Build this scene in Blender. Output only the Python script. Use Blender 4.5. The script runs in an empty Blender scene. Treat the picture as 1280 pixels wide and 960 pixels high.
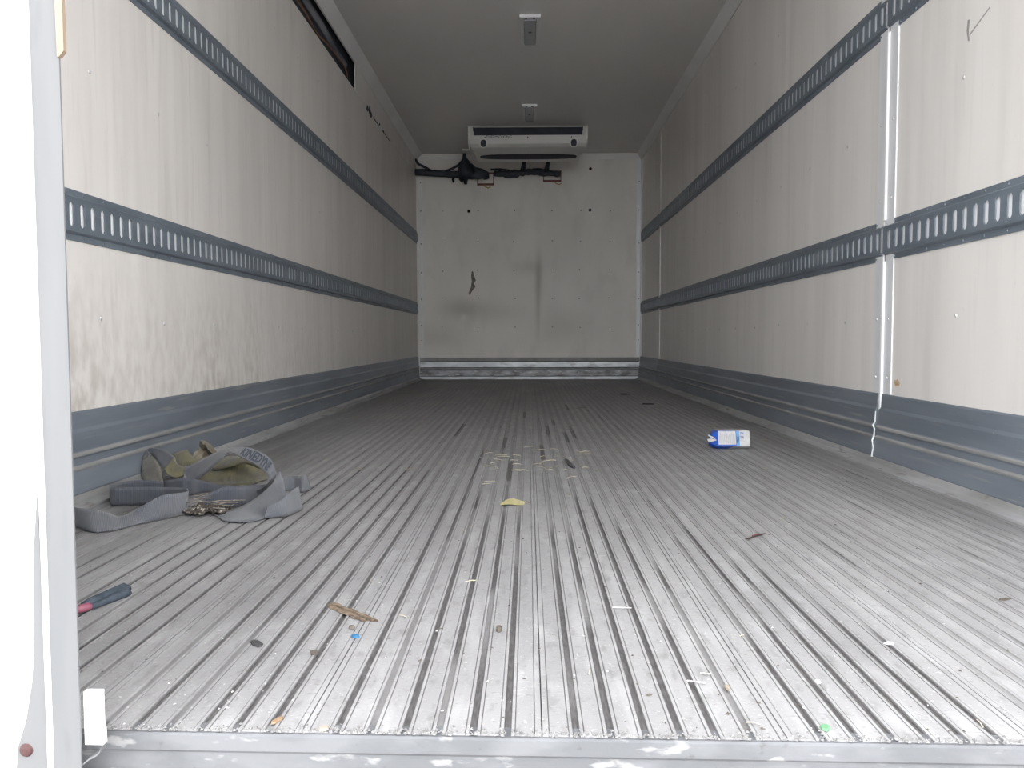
import bpy, bmesh, math, random
from mathutils import Vector, Matrix, Euler
random.seed(7)
C = bpy.context.scene.collection
SC = bpy.context.scene
# ------------------------------------------------------------------ camera
cam_d = bpy.data.cameras.new('camera'); cam = bpy.data.objects.new('camera', cam_d); C.objects.link(cam)
cam_d.sensor_width = 36.0; cam_d.lens = 29.026; cam_d.clip_start = .02; cam_d.clip_end = 200
# right / down / forward axes fitted to the photograph
RX = Vector((0.9998000874, 0.0198837673, -0.0021026237)); DN = Vector((-0.0010093068, -0.0548363818, -0.9984948435)); FW = Vector((-0.0199691394, 0.9982973540, -0.0548053505))
cam.matrix_world = Matrix(((RX.x, -DN.x, -FW.x, 0), (RX.y, -DN.y, -FW.y, 0), (RX.z, -DN.z, -FW.z, .435), (0, 0, 0, 1)))
SC.camera = cam
# ------------------------------------------------------------------ sky (overcast, the only light: it enters by the open rear)
w = bpy.data.worlds.new('sky'); SC.world = w; w.use_nodes = True
wn = w.node_tree; wn.nodes.clear()
wo = wn.nodes.new('ShaderNodeOutputWorld'); wb = wn.nodes.new('ShaderNodeBackground')
wb.inputs['Color'].default_value = (.97, .98, 1.0, 1); wb.inputs['Strength'].default_value = 1.0
wn.links.new(wb.outputs[0], wo.inputs[0])
SC.view_settings.view_transform = 'Standard'; SC.view_settings.look = 'None'
SC.view_settings.exposure = 3.0; SC.view_settings.gamma = 1; SC.view_settings.use_curve_mapping = False
try:
    SC.cycles.max_bounces = 16; SC.cycles.diffuse_bounces = 10; SC.cycles.glossy_bounces = 6
except Exception: pass

# ------------------------------------------------------------------ helpers
class MB:
    def __init__(s): s.v = []; s.f = []
    def poly(s, pts):
        n = len(s.v); s.v += [tuple(p) for p in pts]; s.f.append(tuple(range(n, n + len(pts)))); return s
    def box(s, x0, x1, y0, y1, z0, z1):
        n = len(s.v)
        s.v += [(x, y, z) for x in (x0, x1) for y in (y0, y1) for z in (z0, z1)]
        s.f += [tuple(n + i for i in q) for q in ((0, 1, 3, 2), (4, 6, 7, 5), (0, 4, 5, 1), (2, 3, 7, 6), (0, 2, 6, 4), (1, 5, 7, 3))]
        return s
    def loft(s, rings, closed=True, caps=True):
        n = len(s.v); k = len(rings[0])
        for r in rings: s.v += [tuple(p) for p in r]
        for i in range(len(rings) - 1):
            for j in range(k if closed else k - 1):
                a = n + i * k + j; b = n + i * k + (j + 1) % k
                s.f.append((a, b, b + k, a + k))
        if caps and closed:
            s.f.append(tuple(n + j for j in reversed(range(k))))
            s.f.append(tuple(n + (len(rings) - 1) * k + j for j in range(k)))
        return s
    def prism_y(s, prof, y0, y1, n=1):
        return s.loft([[(x, y0 + (y1 - y0) * i / n, z) for x, z in prof] for i in range(n + 1)])
    def prism_x(s, prof, x0, x1):
        return s.loft([[(x, y, z) for y, z in prof] for x in (x0, x1)])
    def prism_z(s, prof, z0, z1):
        return s.loft([[(x, y, z) for x, y in prof] for z in (z0, z1)])
    def tube(s, pts, r, k=8):
        pts = [Vector(p) for p in pts]; rr = r if isinstance(r, (list, tuple)) else [r] * len(pts)
        rings = []; up = Vector((0, 0, 1))
        for i, p in enumerate(pts):
            t = (pts[min(i + 1, len(pts) - 1)] - pts[max(i - 1, 0)]).normalized()
            a = t.cross(up)
            if a.length < .1: a = t.cross(Vector((0, 1, 0)))
            a.normalize(); b = t.cross(a)
            rings.append([p + (a * math.cos(2 * math.pi * j / k) + b * math.sin(2 * math.pi * j / k)) * rr[i] for j in range(k)])
        return s.loft(rings)
    def dome(s, c, nrm, r, h, k=8):
        c = Vector(c); nrm = Vector(nrm).normalized(); a = nrm.orthogonal().normalized(); b = nrm.cross(a)
        rings = [[c + (a * math.cos(2 * math.pi * j / k) + b * math.sin(2 * math.pi * j / k)) * r * q + nrm * h * e for j in range(k)] for q, e in ((1, 0), (.8, .7), (.35, 1))]
        return s.loft(rings)
    def build(s, name, m, parent=None, smooth=False, fix=True):
        me = bpy.data.meshes.new(name); me.from_pydata(s.v, [], s.f)
        if fix:
            bm = bmesh.new(); bm.from_mesh(me); bmesh.ops.recalc_face_normals(bm, faces=bm.faces); bm.to_mesh(me); bm.free()
        if m: me.materials.append(m)
        if smooth: me.shade_smooth()
        o = bpy.data.objects.new(name, me); C.objects.link(o)
        if parent: o.parent = parent
        return o
def thing(name, label, cat, group=None, kind=None, loc=(0, 0, 0)):
    o = bpy.data.objects.new(name, None); o.empty_display_size = .05; C.objects.link(o); o.location = loc
    return tag(o, label, cat, group, kind)
def tag(o, label=None, cat=None, group=None, kind=None):
    if label: o['label'] = label
    if cat: o['category'] = cat
    if group: o['group'] = group
    if kind: o['kind'] = kind
    return o
def adopt(root, ch):            # keep world place when a part built in world coordinates joins a moved root
    ch.parent = root; ch.matrix_parent_inverse = Matrix.Translation(-root.location); return ch
def stuff(o): o['kind'] = 'stuff'; return o
def structure(o, label, cat='wall'): o['kind'] = 'structure'; o['label'] = label; o['category'] = cat; return o

def mat(name, c1, c2=None, sc=(3, 3, 3), lo=.35, hi=.65, rough=.5, metal=0, layers=(), bumps=(), attr=None, detail=4, spec=.5, rvar=None):
    """c1/c2 mixed by a stretched noise; layers = (colour, scale, lo, hi, amount); bumps = (scale, strength, distance)"""
    m = bpy.data.materials.new(name); m.use_nodes = True; nt = m.node_tree; nt.nodes.clear(); N = nt.nodes.new; L = nt.links.new
    out = N('ShaderNodeOutputMaterial'); bs = N('ShaderNodeBsdfPrincipled'); L(bs.outputs[0], out.inputs[0])
    bs.inputs['Roughness'].default_value = rough; bs.inputs['Metallic'].default_value = metal; bs.inputs['Specular IOR Level'].default_value = spec
    tc = N('ShaderNodeTexCoord')
    def noise(scale, det=4, off=0):
        mp = N('ShaderNodeMapping'); mp.inputs['Scale'].default_value = scale; mp.inputs['Location'].default_value = (off, off * .7, off * 1.3); L(tc.outputs['Object'], mp.inputs[0])
        n = N('ShaderNodeTexNoise'); n.inputs['Scale'].default_value = 1; n.inputs['Detail'].default_value = det; L(mp.outputs[0], n.inputs['Vector']); return n.outputs['Fac']
    def ramp(fac, lo, hi, amount=1):
        r = N('ShaderNodeMapRange'); r.inputs['From Min'].default_value = lo; r.inputs['From Max'].default_value = hi; r.inputs['To Max'].default_value = amount; L(fac, r.inputs['Value']); return r.outputs[0]
    def mix(fac, a, b):
        x = N('ShaderNodeMix'); x.data_type = 'RGBA'
        L(fac, x.inputs['Factor'])
        for sock, v in ((x.inputs[6], a), (x.inputs[7], b)):
            if isinstance(v, tuple): sock.default_value = (*v, 1)
            else: L(v, sock)
        return x.outputs[2]
    col = c1
    if c2: col = mix(ramp(noise(sc, detail), lo, hi), c1, c2)
    for i, (c, s_, l, h, am) in enumerate(layers): col = mix(ramp(noise(s_, 5, 3.1 + i * 7), l, h, am), col, c)
    if attr:
        for (an, c, *two) in attr:
            at = N('ShaderNodeAttribute'); at.attribute_name = an
            if two: c = mix(ramp(noise(two[1], 5, 23), .38, .66), c, two[0])
            col = mix(at.outputs['Fac'], col, c)
    if isinstance(col, tuple): bs.inputs['Base Color'].default_value = (*col, 1)
    else: L(col, bs.inputs['Base Color'])
    if rvar: L(ramp2(nt, noise(rvar[0]), .3, .7, rvar[1], rvar[2]), bs.inputs['Roughness'])
    prev = None
    for i, (s_, st, di) in enumerate(bumps):
        b = N('ShaderNodeBump'); b.inputs['Strength'].default_value = st; b.inputs['Distance'].default_value = di; L(noise(s_, 3, 11 + i * 5), b.inputs['Height'])
        if prev: L(prev, b.inputs['Normal'])
        prev = b.outputs[0]
    if prev: L(prev, bs.inputs['Normal'])
    return m
def ramp2(nt, fac, lo, hi, a, b):
    r = nt.nodes.new('ShaderNodeMapRange'); r.inputs['From Min'].default_value = lo; r.inputs['From Max'].default_value = hi; r.inputs['To Min'].default_value = a; r.inputs['To Max'].default_value = b; nt.links.new(fac, r.inputs['Value']); return r.outputs[0]

M_wall = mat('wall_liner', (.76, .735, .705), (.66, .635, .61), (1, 1.6, .35), .35, .7, rough=.36,
             layers=(((.50, .48, .46), (8, 11, .9), .50, .80, .35), ((.45, .42, .40), (30, 45, 2.5), .60, .80, .22), ((.34, .31, .29), (60, 60, 30), .72, .80, .35), ((.84, .82, .80), (5, 6, .5), .55, .75, .4)),
             bumps=(((1, 3.2, .25), .5, .02), ((60, 120, 120), .12, .001)))
M_wall_dirty = mat('wall_liner_scuffed', (.745, .715, .68), (.64, .61, .58), (1, 1.8, .35), .35, .7, rough=.38,
             layers=(((.50, .47, .44), (8, 9, .8), .48, .78, .40), ((.42, .39, .36), (30, 38, 2.6), .56, .78, .32), ((.33, .30, .27), (50, 50, 30), .70, .79, .4)),
             attr=(('stain', (.70, .665, .625), (.44, .40, .355), (46, 30, 14)),), bumps=(((1, 3.2, .25), .5, .02), ((60, 120, 120), .12, .001)))
M_back = mat('front_wall_liner', (.76, .735, .69), (.67, .645, .61), (2, 1, 1.1), .3, .7, rough=.5,
             layers=(((.50, .47, .43), (6, 8, 3), .52, .75, .35), ((.34, .30, .26), (30, 30, 30), .72, .80, .4)), attr=(('stain', (.20, .175, .14)),), bumps=(((40, 40, 40), .15, .001),))
M_ceil = mat('ceiling_liner', (.68, .66, .64), (.60, .585, .57), (1.5, .6, 1), .3, .7, rough=.4, bumps=(((4, .8, 1), .3, .02),), layers=(((.66, .65, .64), (40, 40, 40), .72, .76, .5),))
M_cove = mat('cove_trim', (.74, .74, .73), (.66, .66, .65), (3, 2, 3), rough=.4)
M_track = mat('galvanised_track', (.20, .235, .275), (.15, .18, .215), (20, 4, 20), rough=.42, metal=.35, layers=(((.30, .30, .29), (60, 30, 60), .66, .74, .5),), bumps=(((80, 80, 80), .15, .001),))
M_kick = mat('kick_plate_metal', (.235, .265, .305), (.175, .20, .235), (6, 1.5, 10), rough=.38, metal=.35, layers=(((.36, .36, .355), (40, 3, 60), .6, .72, .6), ((.42, .42, .41), (90, 50, 90), .73, .77, .6)), bumps=(((50, 8, 90), .2, .0015),))
M_kickedge = mat('ledge_grey', (.31, .31, .30), (.23, .23, .23), (10, 4, 10), rough=.6, metal=.2)  # plain grey, lighter than the side kick plates; also used on front kick bands
M_back_kick = mat('front_kick_metal', (.50, .52, .54), (.34, .36, .38), (5, 5, 18), rough=.42, metal=.6, layers=(((.14, .13, .12), (7, 5, 30), .55, .75, .8),))
M_back_kick2 = mat('front_kick_scuffed', (.34, .35, .365), (.15, .14, .14), (9, 5, 22), rough=.5, metal=.5, layers=(((.55, .56, .57), (14, 5, 60), .6, .72, .8),))
M_alu = mat('aluminium_trim', (.76, .775, .79), (.68, .69, .71), (20, 20, 2), rough=.4, metal=.1)
M_bright = mat('bright_seam_bar', (.84, .85, .86), (.74, .75, .77), (20, 20, 3), rough=.35)
M_floor = mat('ribbed_aluminium_floor', (.27, .266, .268), (.20, .197, .20), (5, 1.2, 5), .3, .7, rough=.55, metal=.1,
              layers=(((.38, .38, .385), (30, 7, 30), .50, .75, .5), ((.12, .117, .115), (60, 22, 60), .55, .75, .6), ((.50, .49, .48), (160, 120, 160), .66, .74, .6), ((.13, .12, .115), (120, 190, 120), .60, .72, .55), ((.36, .355, .35), (260, 260, 260), .60, .70, .5)),
              attr=(('dust', (.115, .110, .108)), ('dirt', (.070, .067, .068), (.125, .12, .118), (320, 60, 320)),), bumps=(((140, 90, 140), .25, .001),), detail=6)
M_lip = mat('floor_lip', (.40, .40, .405), (.27, .268, .262), (15, 3, 15), rough=.5, metal=.3, layers=(((.16, .14, .12), (40, 12, 40), .60, .7, .7),))
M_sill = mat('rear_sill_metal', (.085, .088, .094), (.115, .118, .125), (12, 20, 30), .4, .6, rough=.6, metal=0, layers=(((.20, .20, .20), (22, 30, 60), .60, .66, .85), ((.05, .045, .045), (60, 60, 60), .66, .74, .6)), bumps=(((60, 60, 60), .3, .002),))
M_concrete = mat('concrete_apron', (.42, .41, .39), (.34, .33, .32), (2, 2, 2), rough=.85, layers=(((.2, .2, .2), (9, 9, 9), .6, .75, .5),), bumps=(((60, 60, 60), .4, .01),))
M_outer = mat('white_body_skin', (.82, .82, .82), (.78, .78, .78), (2, 2, 2), rough=.4)
M_door = mat('white_door_skin', (.88, .88, .88), (.85, .85, .85), (2, 2, 2), rough=.4)
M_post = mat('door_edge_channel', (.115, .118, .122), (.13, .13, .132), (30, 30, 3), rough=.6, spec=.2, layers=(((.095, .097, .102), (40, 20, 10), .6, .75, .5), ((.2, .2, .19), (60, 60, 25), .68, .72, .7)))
M_black = mat('black_rubber', (.018, .022, .032), (.03, .038, .052), (20, 20, 20), rough=.55, bumps=(((60, 60, 60), .4, .005),))
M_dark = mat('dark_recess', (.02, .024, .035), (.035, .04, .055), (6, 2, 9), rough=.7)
M_white = mat('white_plastic', (.60, .595, .57), (.56, .555, .535), (3, 3, 3), rough=.3)
M_whiteside = mat('white_end_cap', (.66, .66, .63), rough=.3)
M_screw = mat('zinc_screw', (.60, .60, .60), rough=.3, metal=.5)
M_hole = mat('hole_dark', (.02, .02, .02), rough=.9)
M_print = mat('black_print', (.03, .03, .035), rough=.6)
M_redbr = mat('red_brown_bracket', (.20, .06, .035), (.12, .04, .03), (20, 20, 20), rough=.6)
M_orange = mat('orange_brown_cable', (.22, .10, .055), rough=.5)
M_foam = mat('grey_foam', (.20, .205, .22), (.10, .105, .125), (6, 3, 12), rough=.9, bumps=(((9, 3, 9), .6, .02),))

XL, XR, Y0, YB, ZC = -1.197, 1.203, .885, 8.90, 2.40
# ------------------------------------------------------------------ outside ground
g = MB().box(-30, 30, -30, 30, -1.25, -1.15).build('ground', M_concrete)
structure(g, 'grey concrete yard below the open rear of the truck', 'ground')

# ------------------------------------------------------------------ floor: sub floor + extruded planks
floor = MB().box(-1.28, 1.28, Y0 + .02, 9.0, -.12, -.010).build('floor', M_lip)
structure(floor, 'ribbed aluminium plank floor of the cargo box', 'floor')
PITCH, X0 = .0381, .0145
SEG = [(-.013, 4.54, 4.89), (-.31, 3.68, 4.2), (.143, 4.16, 4.41), (.104, 3.71, 4.12), (.181, 3.45, 3.8), (.221, 3.62, 3.87), (.30, 4.2, 4.59), (.032, 3.0, 3.65), (.07, 2.95, 3.37), (-.085, 3.27, 3.62), (.011, 2.5, 3.15), (-.048, 2.51, 2.91), (.279, 2.37, 2.76), (.25, 5.05, 5.42)]
STA = [(-.367, 2.64), (-.254, 3.07), (-.217, 2.47), (-.178, 3.27), (-.143, 2.3), (-.1, 2.05), (-.065, 2.08), (-.029, 2.03), (.05, 1.95), (.086, 1.9), (.125, 2.28), (.166, 2.27), (.202, 1.96), (.24, 1.65), (.306, 1.9), (.359, 2.2), (.397, 1.66), (.478, 1.4)]
DEF = [(-1.3, .95), (-1.0, 1.2), (-.9, 1.45), (-.75, 2.0), (-.6, 2.7), (-.45, 3.0), (-.2, 2.7), (0, 2.0), (.2, 2.1), (.4, 1.65), (.48, 1.4), (.6, 1.1), (.75, .95), (1.3, .9)]
def lerp(tab, x):
    for (a, p), (b, q) in zip(tab, tab[1:]):
        if a <= x <= b: return p + (q - p) * (x - a) / (b - a)
    return tab[-1][1]
rg = random.Random(11)
gstart = {}; gseg = {}; gnoise = {}
for j in range(-34, 35):
    xg = X0 + PITCH * j
    gstart[j] = lerp(DEF, xg) + rg.uniform(-.22, .22)
    gnoise[j] = [rg.random() for _ in range(140)]
    gseg[j] = []
for x, y in STA: gstart[round((x - X0) / PITCH)] = y
for x, a, b in SEG: gseg[round((x - X0) / PITCH)].append((a, b))
def n1(j, y, f):
    t = y * f; i = int(t); u = t - i; u = u * u * (3 - 2 * u); N_ = gnoise[j]
    return N_[i % 140] * (1 - u) + N_[(i + 1) % 140] * u
def dirt(j, y):
    s = gstart[j]
    d = min(1, max(0, (s - y) / .12 + (n1(j, y, 5) - .5) * 1.2))
    if d > 0: d *= min(1, max(.35, (n1(j, y + 3, 3) - .10) * 6))
    for a, b in gseg[j]:
        d = max(d, min(1, max(0, min(y - a, b - y) / .03 + .5)) * .9)
    if d == 0 and n1(j, y + 5, 2.1) > .93: d = .5
    return d
def segd(j, y): return max([0] + [min(1, max(0, min(y - a, b - y) / .03 + .5)) for a, b in gseg[j]])
def sm_(a, b, v): t = min(1, max(0, (v - a) / (b - a))); return t * t * (3 - 2 * t)
def film(x, y):       # caked dust that has settled beside the kick plates
    st_ = .65 + .35 * math.sin(x * 61 + 1.7 * math.sin(y * 1.3)) * math.sin(x * 23)
    return min(1, 1.0 * (1 - sm_(-1.0, -.74, x + .05 * math.sin(y * 4))) * sm_(1.35, 1.8, y) * (1 - .6 * sm_(2.8, 4.5, y)) * st_ + .75 * sm_(.85, 1.1, x) * sm_(1.7, 2.2, y) * (1 - .5 * sm_(4, 6, y)) * st_)
ys = []
y = Y0
while y < YB - .03:
    ys.append(y); y += .028 if y < 5.5 else .08
ys.append(YB)
def front(x): return -.018 * x
def plank(xa, xb, ja, jb):
    """profile from xa to xb; grooves ja..jb inside"""
    prof = []                      # (x, z, groove index or None)
    edges = [('seam', xa)] + [('g', X0 + PITCH * j, j) for j in range(ja, jb + 1)] + [('seam', xb)]
    prof.append((xa + .0008, -.006, 's'))
    for e, nx in zip(edges, edges[1:]):
        a = e[1] + (.0043 if e[0] == 'g' else .0008); b = nx[1] - (.0043 if nx[0] == 'g' else .0008)
        if e[0] == 'g': prof.append((a - .0006, 0, e[2]))
        ea = .0034 if e[0] == 'g' else .0065; eb = .0034 if nx[0] == 'g' else .0065
        if b - a > .016:
            ja_ = ('e', e[2]) if e[0] == 'g' else None; jb_ = ('e', nx[2]) if nx[0] == 'g' else None
            prof += [(a, .0005, ja_), (a + ea, .0005, ja_), (a + ea + .0005, -.0014, 's'), (a + ea + .0015, 0, None), (b - eb - .0015, 0, None), (b - eb - .0005, -.0014, 's'), (b - eb, .0005, jb_), (b, .0005, jb_)]
        else: prof += [(a, .0005, None), (b, .0005, None)]
        if nx[0] == 'g': prof.append((b + .0006, 0, nx[2]))
    prof.append((xb - .0008, -.006, 's'))
    mb = MB(); D = []; U = []; k = len(prof)
    for i, yy in enumerate(ys):
        for (x, z, j) in prof:
            yv = yy + (front(x) if i == 0 else 0)
            if isinstance(j, int):
                d = dirt(j, yy); mb.v.append((x, yv, -.0010 - .0026 * d)); D.append(d); U.append(max(.35, film(x, yy)))
            else:
                mb.v.append((x, yv, z)); D.append(.9 * segd(j[1], yy) if isinstance(j, tuple) else 0); U.append(max(.55 if j == 's' else 0, film(x, yy)))
    for i in range(len(ys) - 1):
        for q in range(k - 1):
            a = i * k + q; mb.f.append((a, a + 1, a + k + 1, a + k))
    # front end of the extrusion
    n = len(mb.v)
    for q in range(k): x, yv, z = mb.v[q]; mb.v.append((x, yv, -.012)); D.append(0); U.append(0)
    for q in range(k - 1): mb.f.append((q, n + q, n + q + 1, q + 1))
    o = mb.build('floor_plank', M_floor, floor, fix=False)
    for nm, arr in (('dirt', D), ('dust', U)):
        at = o.data.attributes.new(nm, 'FLOAT', 'POINT'); at.data.foreach_set('value', arr)
    return o
for k in range(-4, 4):
    plank(X0 + PITCH * 7 * k, X0 + PITCH * 7 * (k + 1), 7 * k + 1, 7 * k + 6)
plank(-1.135, X0 - PITCH * 28, -29, -29)
plank(X0 + PITCH * 28, 1.150, 29, 29)
# caked dust and torn burrs along the rear ends of the planks
cr = MB(); rr = random.Random(3)
for i in range(1300):
    x = rr.uniform(-.5, .75); s = rr.uniform(.0007, .0030); yy = Y0 + front(x) + rr.uniform(-.004, .006) + (abs(rr.gauss(0, .006)) if rr.random() < .3 else 0)
    h = s * rr.uniform(.5, 1.1); a = rr.uniform(0, 6)
    b = [(x + s * math.cos(a + t), yy + s * .8 * math.sin(a + t), .0002) for t in (0, 2.1, 4.2)]; n = len(cr.v)
    cr.v += b + [(x + rr.uniform(-.3, .3) * s, yy, .0002 + h)]; cr.f += [(n, n + 1, n + 3), (n + 1, n + 2, n + 3), (n + 2, n, n + 3)]
M_crumb = mat('dust_crumbs', (.20, .197, .195), (.11, .107, .105), (200, 200, 200), rough=.8)
stuff(cr.build('dust_crust', M_crumb, floor))
# rear sill below the plank ends
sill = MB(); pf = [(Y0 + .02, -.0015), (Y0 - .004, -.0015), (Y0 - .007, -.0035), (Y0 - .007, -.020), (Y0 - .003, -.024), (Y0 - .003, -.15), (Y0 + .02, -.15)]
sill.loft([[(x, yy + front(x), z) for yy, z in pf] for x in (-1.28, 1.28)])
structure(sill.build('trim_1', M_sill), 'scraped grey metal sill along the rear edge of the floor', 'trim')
MB().box(-1.25, 1.25, .93, 9.0, -.45, -.13).build('underframe', M_black, floor)

# ------------------------------------------------------------------ walls, ceiling
wl = MB().box(-1.30, -1.262, .87, 9.08, -.12, 2.50).build('wall_left', M_outer)
structure(wl, 'left side wall with stained beige liner and an open cable slot at the top')
wr = MB().box(1.262, 1.30, .87, 9.08, -.12, 2.50).build('wall_right', M_outer)
structure(wr, 'right side wall with beige liner split by a white vertical seam')
lw = MB(); ls = []; ny_, nz_ = 150, 60
for iz in range(nz_ + 1):
    for iy in range(ny_ + 1):
        yy = .87 + (YB - .87) * iy / ny_; z = 2.152 * iz / nz_; lw.v.append((XL, yy, z))
        ls.append(min(1, max(0, (.72 - z) / .5)) * min(1, max(.25, (5.2 - yy) / 2.2)) * (.75 + .25 * math.sin(yy * 9 + 2 * math.sin(yy * 3.7))))
for iz in range(nz_):
    for iy in range(ny_):
        a = iz * (ny_ + 1) + iy; lw.f.append((a, a + 1, a + ny_ + 2, a + ny_ + 1))
n = len(lw.v); lw.box(XL - .006, XL - .0004, .87, YB, 0, 2.152); ls += [0] * (len(lw.v) - n)
o = lw.build('wall_panel', M_wall_dirty, wl); at = o.data.attributes.new('stain', 'FLOAT', 'POINT'); at.data.foreach_set('value', ls)
MB().box(XL - .004, XL + .002, 5.792, YB, 2.1545, 2.345).build('wall_panel', M_wall, wl)
MB().box(XL - .006, XL, .87, YB, 2.338, 2.46).build('wall_panel', M_wall, wl)
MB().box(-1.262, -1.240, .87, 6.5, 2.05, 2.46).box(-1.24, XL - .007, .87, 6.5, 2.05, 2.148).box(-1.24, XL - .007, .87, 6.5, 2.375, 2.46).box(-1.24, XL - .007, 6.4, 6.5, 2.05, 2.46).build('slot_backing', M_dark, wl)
# foam edge that curls inside the slot
fm = MB(); pr = []
for i in range(40):
    yy = .9 + i * .122; zc = 2.285 + .018 * math.sin(yy * 3.1) + .008 * math.sin(yy * 9)
    pr.append([(-1.239, yy, zc + .050), (-1.226, yy, zc + .036), (-1.219, yy, zc + .006), (-1.228, yy, zc - .016), (-1.239, yy, zc - .020)])
fm.loft(pr).build('foam_strip', M_foam, wl, smooth=True)
MB().box(1.203, 1.262, .87, 2.80, 0, 2.46).build('wall_panel', M_wall, wr)
MB().box(1.203, 1.262, 2.80, 7.62, 0, 2.46).build('wall_panel', M_wall, wr)
MB().box(1.205, 1.262, 7.62, YB, 0, 2.46).build('wall_panel', M_wall, wr)
ce = MB().box(-1.26, 1.26, .87, 9.0, ZC, 2.47).build('ceiling', M_ceil); structure(ce, 'plain grey ceiling liner of the cargo box', 'ceiling')
MB().box(-1.30, 1.30, .87, 9.08, 2.47, 2.56).build('roof_skin', M_outer, ce)
tl = MB().prism_y([(XL, 2.335), (XL + .006, 2.333), (-1.137, 2.393), (-1.133, 2.40), (XL, 2.40)], .87, YB).build('trim_2', M_cove); structure(tl, 'slanted cove strip between left wall and ceiling', 'trim')
trr = MB().prism_y([(XR, 2.325), (XR - .006, 2.323), (1.160, 2.392), (1.156, 2.40), (XR, 2.40)], .87, YB).build('trim_3', M_cove); structure(trr, 'slanted cove strip between right wall and ceiling', 'trim')
# front bulkhead on a grid so that its stains have their own shape
bk = MB(); nx, nz = 96, 96; st = []
def gauss(x, z, cx, cz, sx, sz): return math.exp(-((x - cx) / sx) ** 2 - ((z - cz) / sz) ** 2)
for iz in range(nz + 1):
    for ix in range(nx + 1):
        x = -1.2 + 2.41 * ix / nx; z = 2.40 * iz / nz
        bk.v.append((x, YB, z))
        s = .62 * gauss(x, z, .11, 1.10, .035, .26) + .4 * gauss(x, z, .10, .75, .02, .3) + .45 * gauss(x, z, -.72, .76, .22, .11) + .25 * gauss(x, z, -.35, .72, .3, .12) + .28 * gauss(x, z, .35, .55, .3, .2) + .25 * gauss(x, z, 0, 1.2, .16, .08) - .35 * gauss(x, z, -.69, .665, .03, .03) + .3 * gauss(x, z, -1.0, .45, .3, .15)
        st.append(max(0, min(1, s * .8)))
for iz in range(nz):
    for ix in range(nx):
        a = iz * (nx + 1) + ix; bk.f.append((a, a + 1, a + nx + 2, a + nx + 1))
wb_ = MB().box(-1.26, 1.26, YB + .004, 9.08, -.12, 2.50).build('wall_front', M_outer)
structure(wb_, 'stained beige front bulkhead at the far end of the box')
o = bk.build('wall_panel', M_back, wb_, fix=False)
at = o.data.attributes.new('stain', 'FLOAT', 'POINT'); at.data.foreach_set('value', st)
def rough_patch(pts, n, off, name, m, parent, rs=1):   # small torn patch lying on a wall: irregular outline with thickness
    pass
rb = random.Random(5)
gou = MB(); path = [(-.600, 1.155), (-.596, 1.10), (-.585, 1.06), (-.597, 1.03), (-.592, .99), (-.612, .96), (-.628, .93), (-.632, .905)]; wd = [.008, .018, .022, .014, .024, .018, .014, .004]
gou.loft([[(x - q, YB - .001, z), (x - q * .4, YB - .008, z + .003), (x + q * .8, YB - .006, z - .002), (x + q, YB - .001, z)] for (x, z), q in zip(path, wd)])
gou.build('torn_liner_flap', mat('torn_liner', (.10, .085, .075), (.26, .23, .20), (60, 60, 60), rough=.8), wb_)
hl = MB()
for x, z in ((-.636, 1.796), (.657, 1.802), (.66, 2.236)): hl.dome((x, YB, z), (0, -1, 0), .017, .004, 10)
hl.build('bolt_plug', M_hole, wb_)
rv = MB()
for z in (1.797, 1.475, 1.166, .868, .56):
    for x in (-.92, -.54, -.149, .261, .551, .866): rv.dome((x + rb.uniform(-.01, .01), YB, z + rb.uniform(-.006, .006)), (0, -1, 0), .0075, .003, 6)
for x in (-1.15, 1.178):
    for z in (.42, .58, .86, 1.144, 1.45, 1.80, 2.1): rv.dome((x, YB - .006, z), (0, -1, 0), .008, .003, 6)
stuff(rv.build('rivet', mat('dull_rivet', (.24, .21, .19), rough=.5), wb_))
# corner strips of the bulkhead
s1 = MB().box(-1.174, -1.127, YB - .006, YB + .002, .235, 2.385).build('trim_4', M_cove); structure(s1, 'pale vertical strip in the left corner of the front bulkhead', 'trim')
s2 = MB().box(1.153, 1.195, YB - .006, YB + .002, .235, 2.385).box(1.197, 1.205, YB - .05, YB, .235, 2.33).build('trim_5', M_alu); structure(s2, 'pale riveted strip in the right corner of the front bulkhead', 'trim')
s3 = MB().box(-1.174, 1.195, YB - .008, YB + .002, 2.338, 2.386).build('trim_6', M_cove); structure(s3, 'pale strip along the top of the front bulkhead', 'trim')

# ------------------------------------------------------------------ kick plates (baseboards)
def kick(sgn, xw, y0, y1):
    # offset from the wall, height
    P = [(0, .245), (.005, .246), (.007, .240), (.008, .200), (.012, .190), (.012, .142), (.014, .138)]
    L1 = [(.014, .138), (.0195, .134), (.0195, .129)]
    P2 = [(.0195, .129), (.015, .122), (.015, .104)]
    L2 = [(.015, .104), (.022, .099), (.022, .0945)]
    P3 = [(.022, .0945), (.021, .088), (.024, .034), (.022, .028), (0, .028)]
    full = P + L1[1:] + P2[1:] + L2[1:] + P3[1:]
    prof = [(xw + sgn * a, z) for a, z in full]
    return MB().prism_y(prof, y0, y1), [(xw + sgn * a, z) for a, z in L1], [(xw + sgn * a, z) for a, z in L2]
def ledge(mb, prof, y0, y1, sgn):
    q = [(x + sgn * .0006, z + .0006) for x, z in prof] + [(x, z - .001) for x, z in reversed(prof)]
    mb.prism_y(q, y0, y1)
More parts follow.
